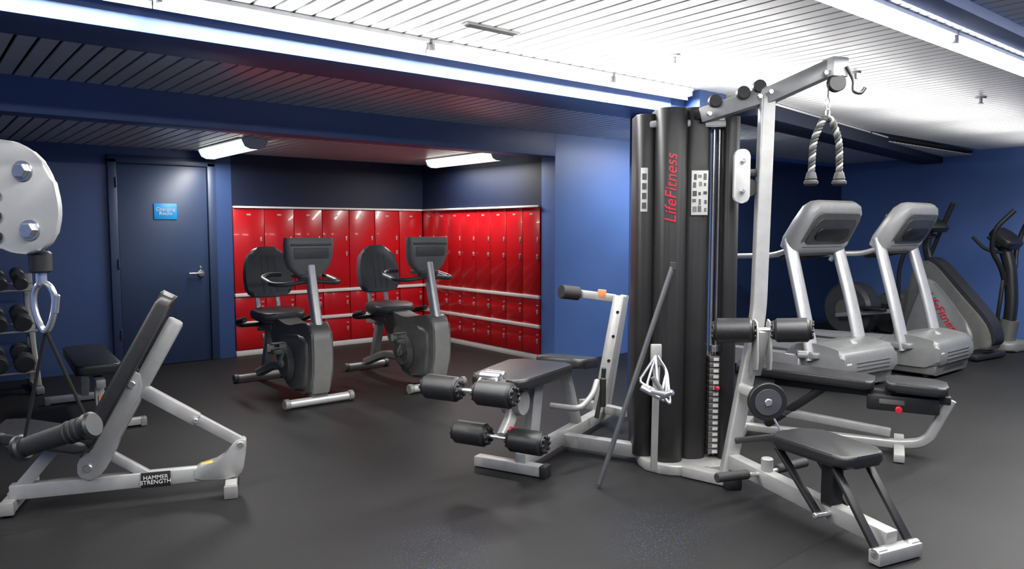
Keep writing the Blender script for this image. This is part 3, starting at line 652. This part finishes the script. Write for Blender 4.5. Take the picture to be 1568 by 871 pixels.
g.bar("roller_carriage",lp(.02,0,.49),lp(-.36,0,.55),.07,.06,SIL)
for s in(-.05,.05):
    c=V(lp(-.26,s,.55));poly=smooth2([(-.14,-.03),(-.14,.03),(-.06,.09),(-.01,.07),(.02,-.06)],2)
    g.add("carriage_plate",bm_prism(poly,.012,fr3(c,tuple(u_),(0,0,1)),.003,2),SIL)
for q in(-.33,-.28):
    c=V(lp(q,-.06,.625));g.cyl("adjust_spool",c,V(lp(q,.06,.625)),.022,CHR)
def roller(name,c,ax,l=.2,r=.062):
    c=V(c);ax=V(ax).normalized()
    g.cyl(name,c-ax*l/2,c+ax*l/2,r,BLK,bev=.012,n=32)
    for s in(-1,1):
        g.cyl(name+"_cap",c+ax*s*l/2,c+ax*s*(l/2+.01),r*.8,BLKP,n=24)
        for k in range(8):
            a=k*math.pi/4;t1=V((0,0,1));t2=ax.cross(t1)
            p=c+ax*s*(l/2+.008)+(t1*math.sin(a)+t2*math.cos(a))*r*.6
            g.cyl(name+"_tooth",p,p+ax*s*.012,.01,BLKP,n=8,bev=.002)
g.cyl("roller_axle",lp(-.50,-.22,.575),lp(-.50,.25,.575),.012,CHR)
g.bar("roller_arm_upper",lp(-.34,0,.545),lp(-.50,0,.575),.05,.04,SIL)
roller("knee_roller",lp(-.50,-.125,.575),n_,r=.065);roller("knee_roller",lp(-.50,.19,.575),n_,r=.065)
g.tube("leg_lever",[lp(-.08,0,.46),lp(-.1,0,.36),lp(-.2,0,.27)],0,SIL,.05,sect=rrect(.05,.06,.01))
g.cyl("shin_axle",lp(-.2,-.25,.26),lp(-.2,.25,.26),.012,CHR)
roller("shin_roller",lp(-.2,-.15,.26),n_,r=.065);roller("shin_roller",lp(-.2,.2,.26),n_,r=.065)
g.cyl("lever_cam",lp(-.06,-.06,.43),lp(-.06,.06,.43),.07,SIL)
g.cyl("lever_pin",lp(-.16,-.02,.3),lp(-.16,-.07,.3),.018,REDK)
g.bar("cable_arm",lp(-.1,0,.2),lp(.3,0,.14),.03,.03,BLKP)
g.bar("press_post",lp(1.2,0,.1),lp(1.34,-.1,.92),.08,.09,SIL,up=tuple(u_))
g.bar("press_post",lp(1.34,.0,.1),lp(1.42,-.1,.92),.05,.06,SIL,up=tuple(u_))
for k in range(4):
    c=V(lp(1.225+k*.03,-.02-.02*k,.3+k*.17));g.cyl("post_hole",c-F_*.05,c-F_*.046,.012,BLKP,n=12)
g.bar("press_arm",lp(1.34,-.06,.9),lp(1.28,.2,.93),.055,.055,SIL)
g.bar("press_label",lp(1.31,-.0,.93),lp(1.3,.06,.935),.03,.06,ORG)
g.cyl("press_grip",lp(1.27,.2,.93),lp(1.15,.28,.95),.05,RUB)
g.bar("press_crossbar",lp(1.1,-.22,.14),lp(1.4,.22,.1),.06,.06,SIL)
g.tube("press_handle",[lp(.95,-.08,.12),lp(1.0,-.1,.3),lp(.98,-.12,.46)],.016,RUB,.05)
# ---- row station
RS=V(pt(1.2,3.98,0));RE=V(pt(1.6,3.12,0))
u2=(RE-RS).normalized();n2=V((-u2.y,u2.x,0))
def rp(a,b,z):return tuple(RS+u2*a+n2*b+V((0,0,z)))
g.bar("row_rail",rp(0,0,.14),rp(.98,0,.08),.07,.08,SIL)
Ms=fr3(V(rp(.62,0,.385)),tuple(n2),tuple(u2))
g.add("row_seat_pad",bm_prism([(x*(1.0-.1*(y/.42)),y) for x,y in rrect(.29,.46,.07,5)],.055,Ms,.018,4),BLK,50)
g.bar("row_seat_frame",rp(.45,0,.345),rp(.78,0,.345),.16,.03,BLKP)
g.bar("row_seat_post",rp(.66,0,.12),rp(.66,0,.35),.07,.07,BLKP,up=tuple(u2))
for s in(-1,1):
    g.bar("row_seat_leg",rp(.76,s*.1,.345),rp(1.0,s*.1,.04),.02,.04,BLKP,up=tuple(n2))
    g.cyl("row_foot_bolt",rp(1.0,s*.13,.05),rp(1.0,s*.07,.05),.025,CHR)
    g.bar("row_seat_leg",rp(.42,s*.1,.345),rp(.68,s*.1,.1),.02,.04,BLKP,up=tuple(n2))
g.cyl("row_leg_bolt",rp(.68,-.13,.1),rp(.68,.13,.1),.014,CHR)
g.bar("row_rear_foot",rp(1.0,-.13,.035),rp(1.0,.13,.035),.06,.06,SIL)
g.cyl("foot_peg",rp(.22,-.28,.16),rp(.22,.0,.14),.012,CHR);g.cyl("foot_peg_grip",rp(.22,-.3,.16),rp(.22,-.1,.15),.024,RUB)
g.cyl("foot_peg_grip",rp(.22,.1,.15),rp(.22,.3,.16),.024,RUB);g.cyl("foot_peg",rp(.22,0,.14),rp(.22,.2,.15),.012,CHR)
g.cyl("peg_collar",rp(.25,0,.16),rp(.25,0,.23),.03,SIL)
c1=V(pt(1.18,3.95,.86));c2=V(pt(1.45,3.85,.875));axr=(c2-c1).normalized()
roller("thigh_roller",c1,axr,.19,.066);roller("thigh_roller",c2,axr,.17,.063)
g.cyl("thigh_axle",c1,c2,.016,CHR)
m_=(c1+c2)/2
g.bar("thigh_bracket",tuple(m_),pt(1.3,3.98,.62),.06,.05,SIL)
for s in(-.035,.035):g.add("thigh_plate",bm_prism(smooth2([(-.05,-.14),(-.03,.1),(.04,.12),(.06,-.02),(.02,-.16)],1),.01,fr3(m_+V((0,0,-.06))+L_*s,tuple(F_),(0,0,1)),.002),SIL)
g.cyl("thigh_knob",pt(1.5,3.9,.74),pt(1.55,3.88,.74),.02,SIL)
g.bar("low_pulley_arm",pt(1.22,3.98,.55),pt(1.36,3.9,.5),.05,.05,SIL)
c=V(pt(1.33,3.85,.5));g.cyl("low_pulley",c-F_*.018,c+F_*.018,.1,BLKP,n=32);g.cyl("low_pulley_hub",c-F_*.03,c+F_*.03,.02,CHR)
g.cyl("low_pulley_rim",c-F_*.022,c-F_*.018,.07,SEATG,n=32)
g.tube("low_cable",[pt(1.36,3.84,.42),pt(1.41,3.8,.32)],.006,CHR)
g.tube("low_carabiner",[V(pt(1.41+.014*math.cos(a),3.8,.29+.03*math.sin(a))) for a in[2*math.pi*i/14 for i in range(14)]],.004,CHR,closed=True,n=8)
g.bar("mid_bar",pt(1.2,3.96,.26),pt(1.4,3.9,.3),.03,.03,RUB)
# ---------------------------------------------------------------- leaning bar
g=G("exercise_bar",(2.86,2.77,0),0,world=True)
g.cyl("shaft",(2.865,2.775,.012),pt(.885,4.115,1.2),.014,SEATG)
g.cyl("end",pt(.882,4.114,1.17),pt(.8865,4.1155,1.215),.017,RUB)
# ---------------------------------------------------------------- bench at right
g=G("decline_weight_bench",(4.45,2.82,0),math.degrees(math.atan2(-.95,.42)))
g.pad("long_pad",(.28,0,.45),.84,.28,.055,BLK,r=.05,bev=.018,M=Rm('Y',3))
g.pad("seat_pad",(.93,0,.43),.34,.3,.055,BLK,r=.06,bev=.018,M=Rm('Y',2))
g.tube("base_rail",[(-.1,0,.05),(.85,0,.05),(1.0,0,.08),(1.12,0,.36)],0,SIL,.14,sect=rrect(.06,.055,.015),up=(0,1,0))
g.bar("front_foot",(-.1,-.26,.035),(-.1,.26,.035),.06,.06,SIL);g.bar("rear_foot",(.85,-.26,.03),(.85,.26,.03),.06,.05,SIL)
g.bar("top_rail",(.1,0,.385),(1.12,0,.355),.06,.05,BLKP)
g.bar("ladder_strut",(.05,0,.08),(.42,0,.38),.05,.05,BLKP)
g.bar("lower_rail",(-.06,0,.2),(.8,0,.12),.05,.05,SIL)
g.box("adjust_box",(.86,0,.32),(.4,.16,.1),BLKP,.012)
g.box("label",(.8,-.083,.33),(.14,.004,.03),GREY,.001)
g.cyl("knob",(.84,-.08,.29),(.84,-.12,.29),.02,REDK)
# ---------------------------------------------------------------- camera, view
f=1147.0;t=math.atan(86/f);ya=math.radians(39.15)
cam=bpy.data.cameras.new("camera");co=bpy.data.objects.new("camera",cam);COL.objects.link(co)
co.location=(0,0,1.4);co.rotation_euler=(math.pi/2-t,0,-ya);cam.lens=36*f/1568;cam.clip_start=.05
scene.camera=co
w=bpy.data.worlds.new("world");scene.world=w;w.use_nodes=True
w.node_tree.nodes["Background"].inputs[0].default_value=(.5,.55,.6,1);w.node_tree.nodes["Background"].inputs[1].default_value=.1
scene.view_settings.view_transform='Standard';scene.view_settings.look='None';scene.view_settings.exposure=0.12
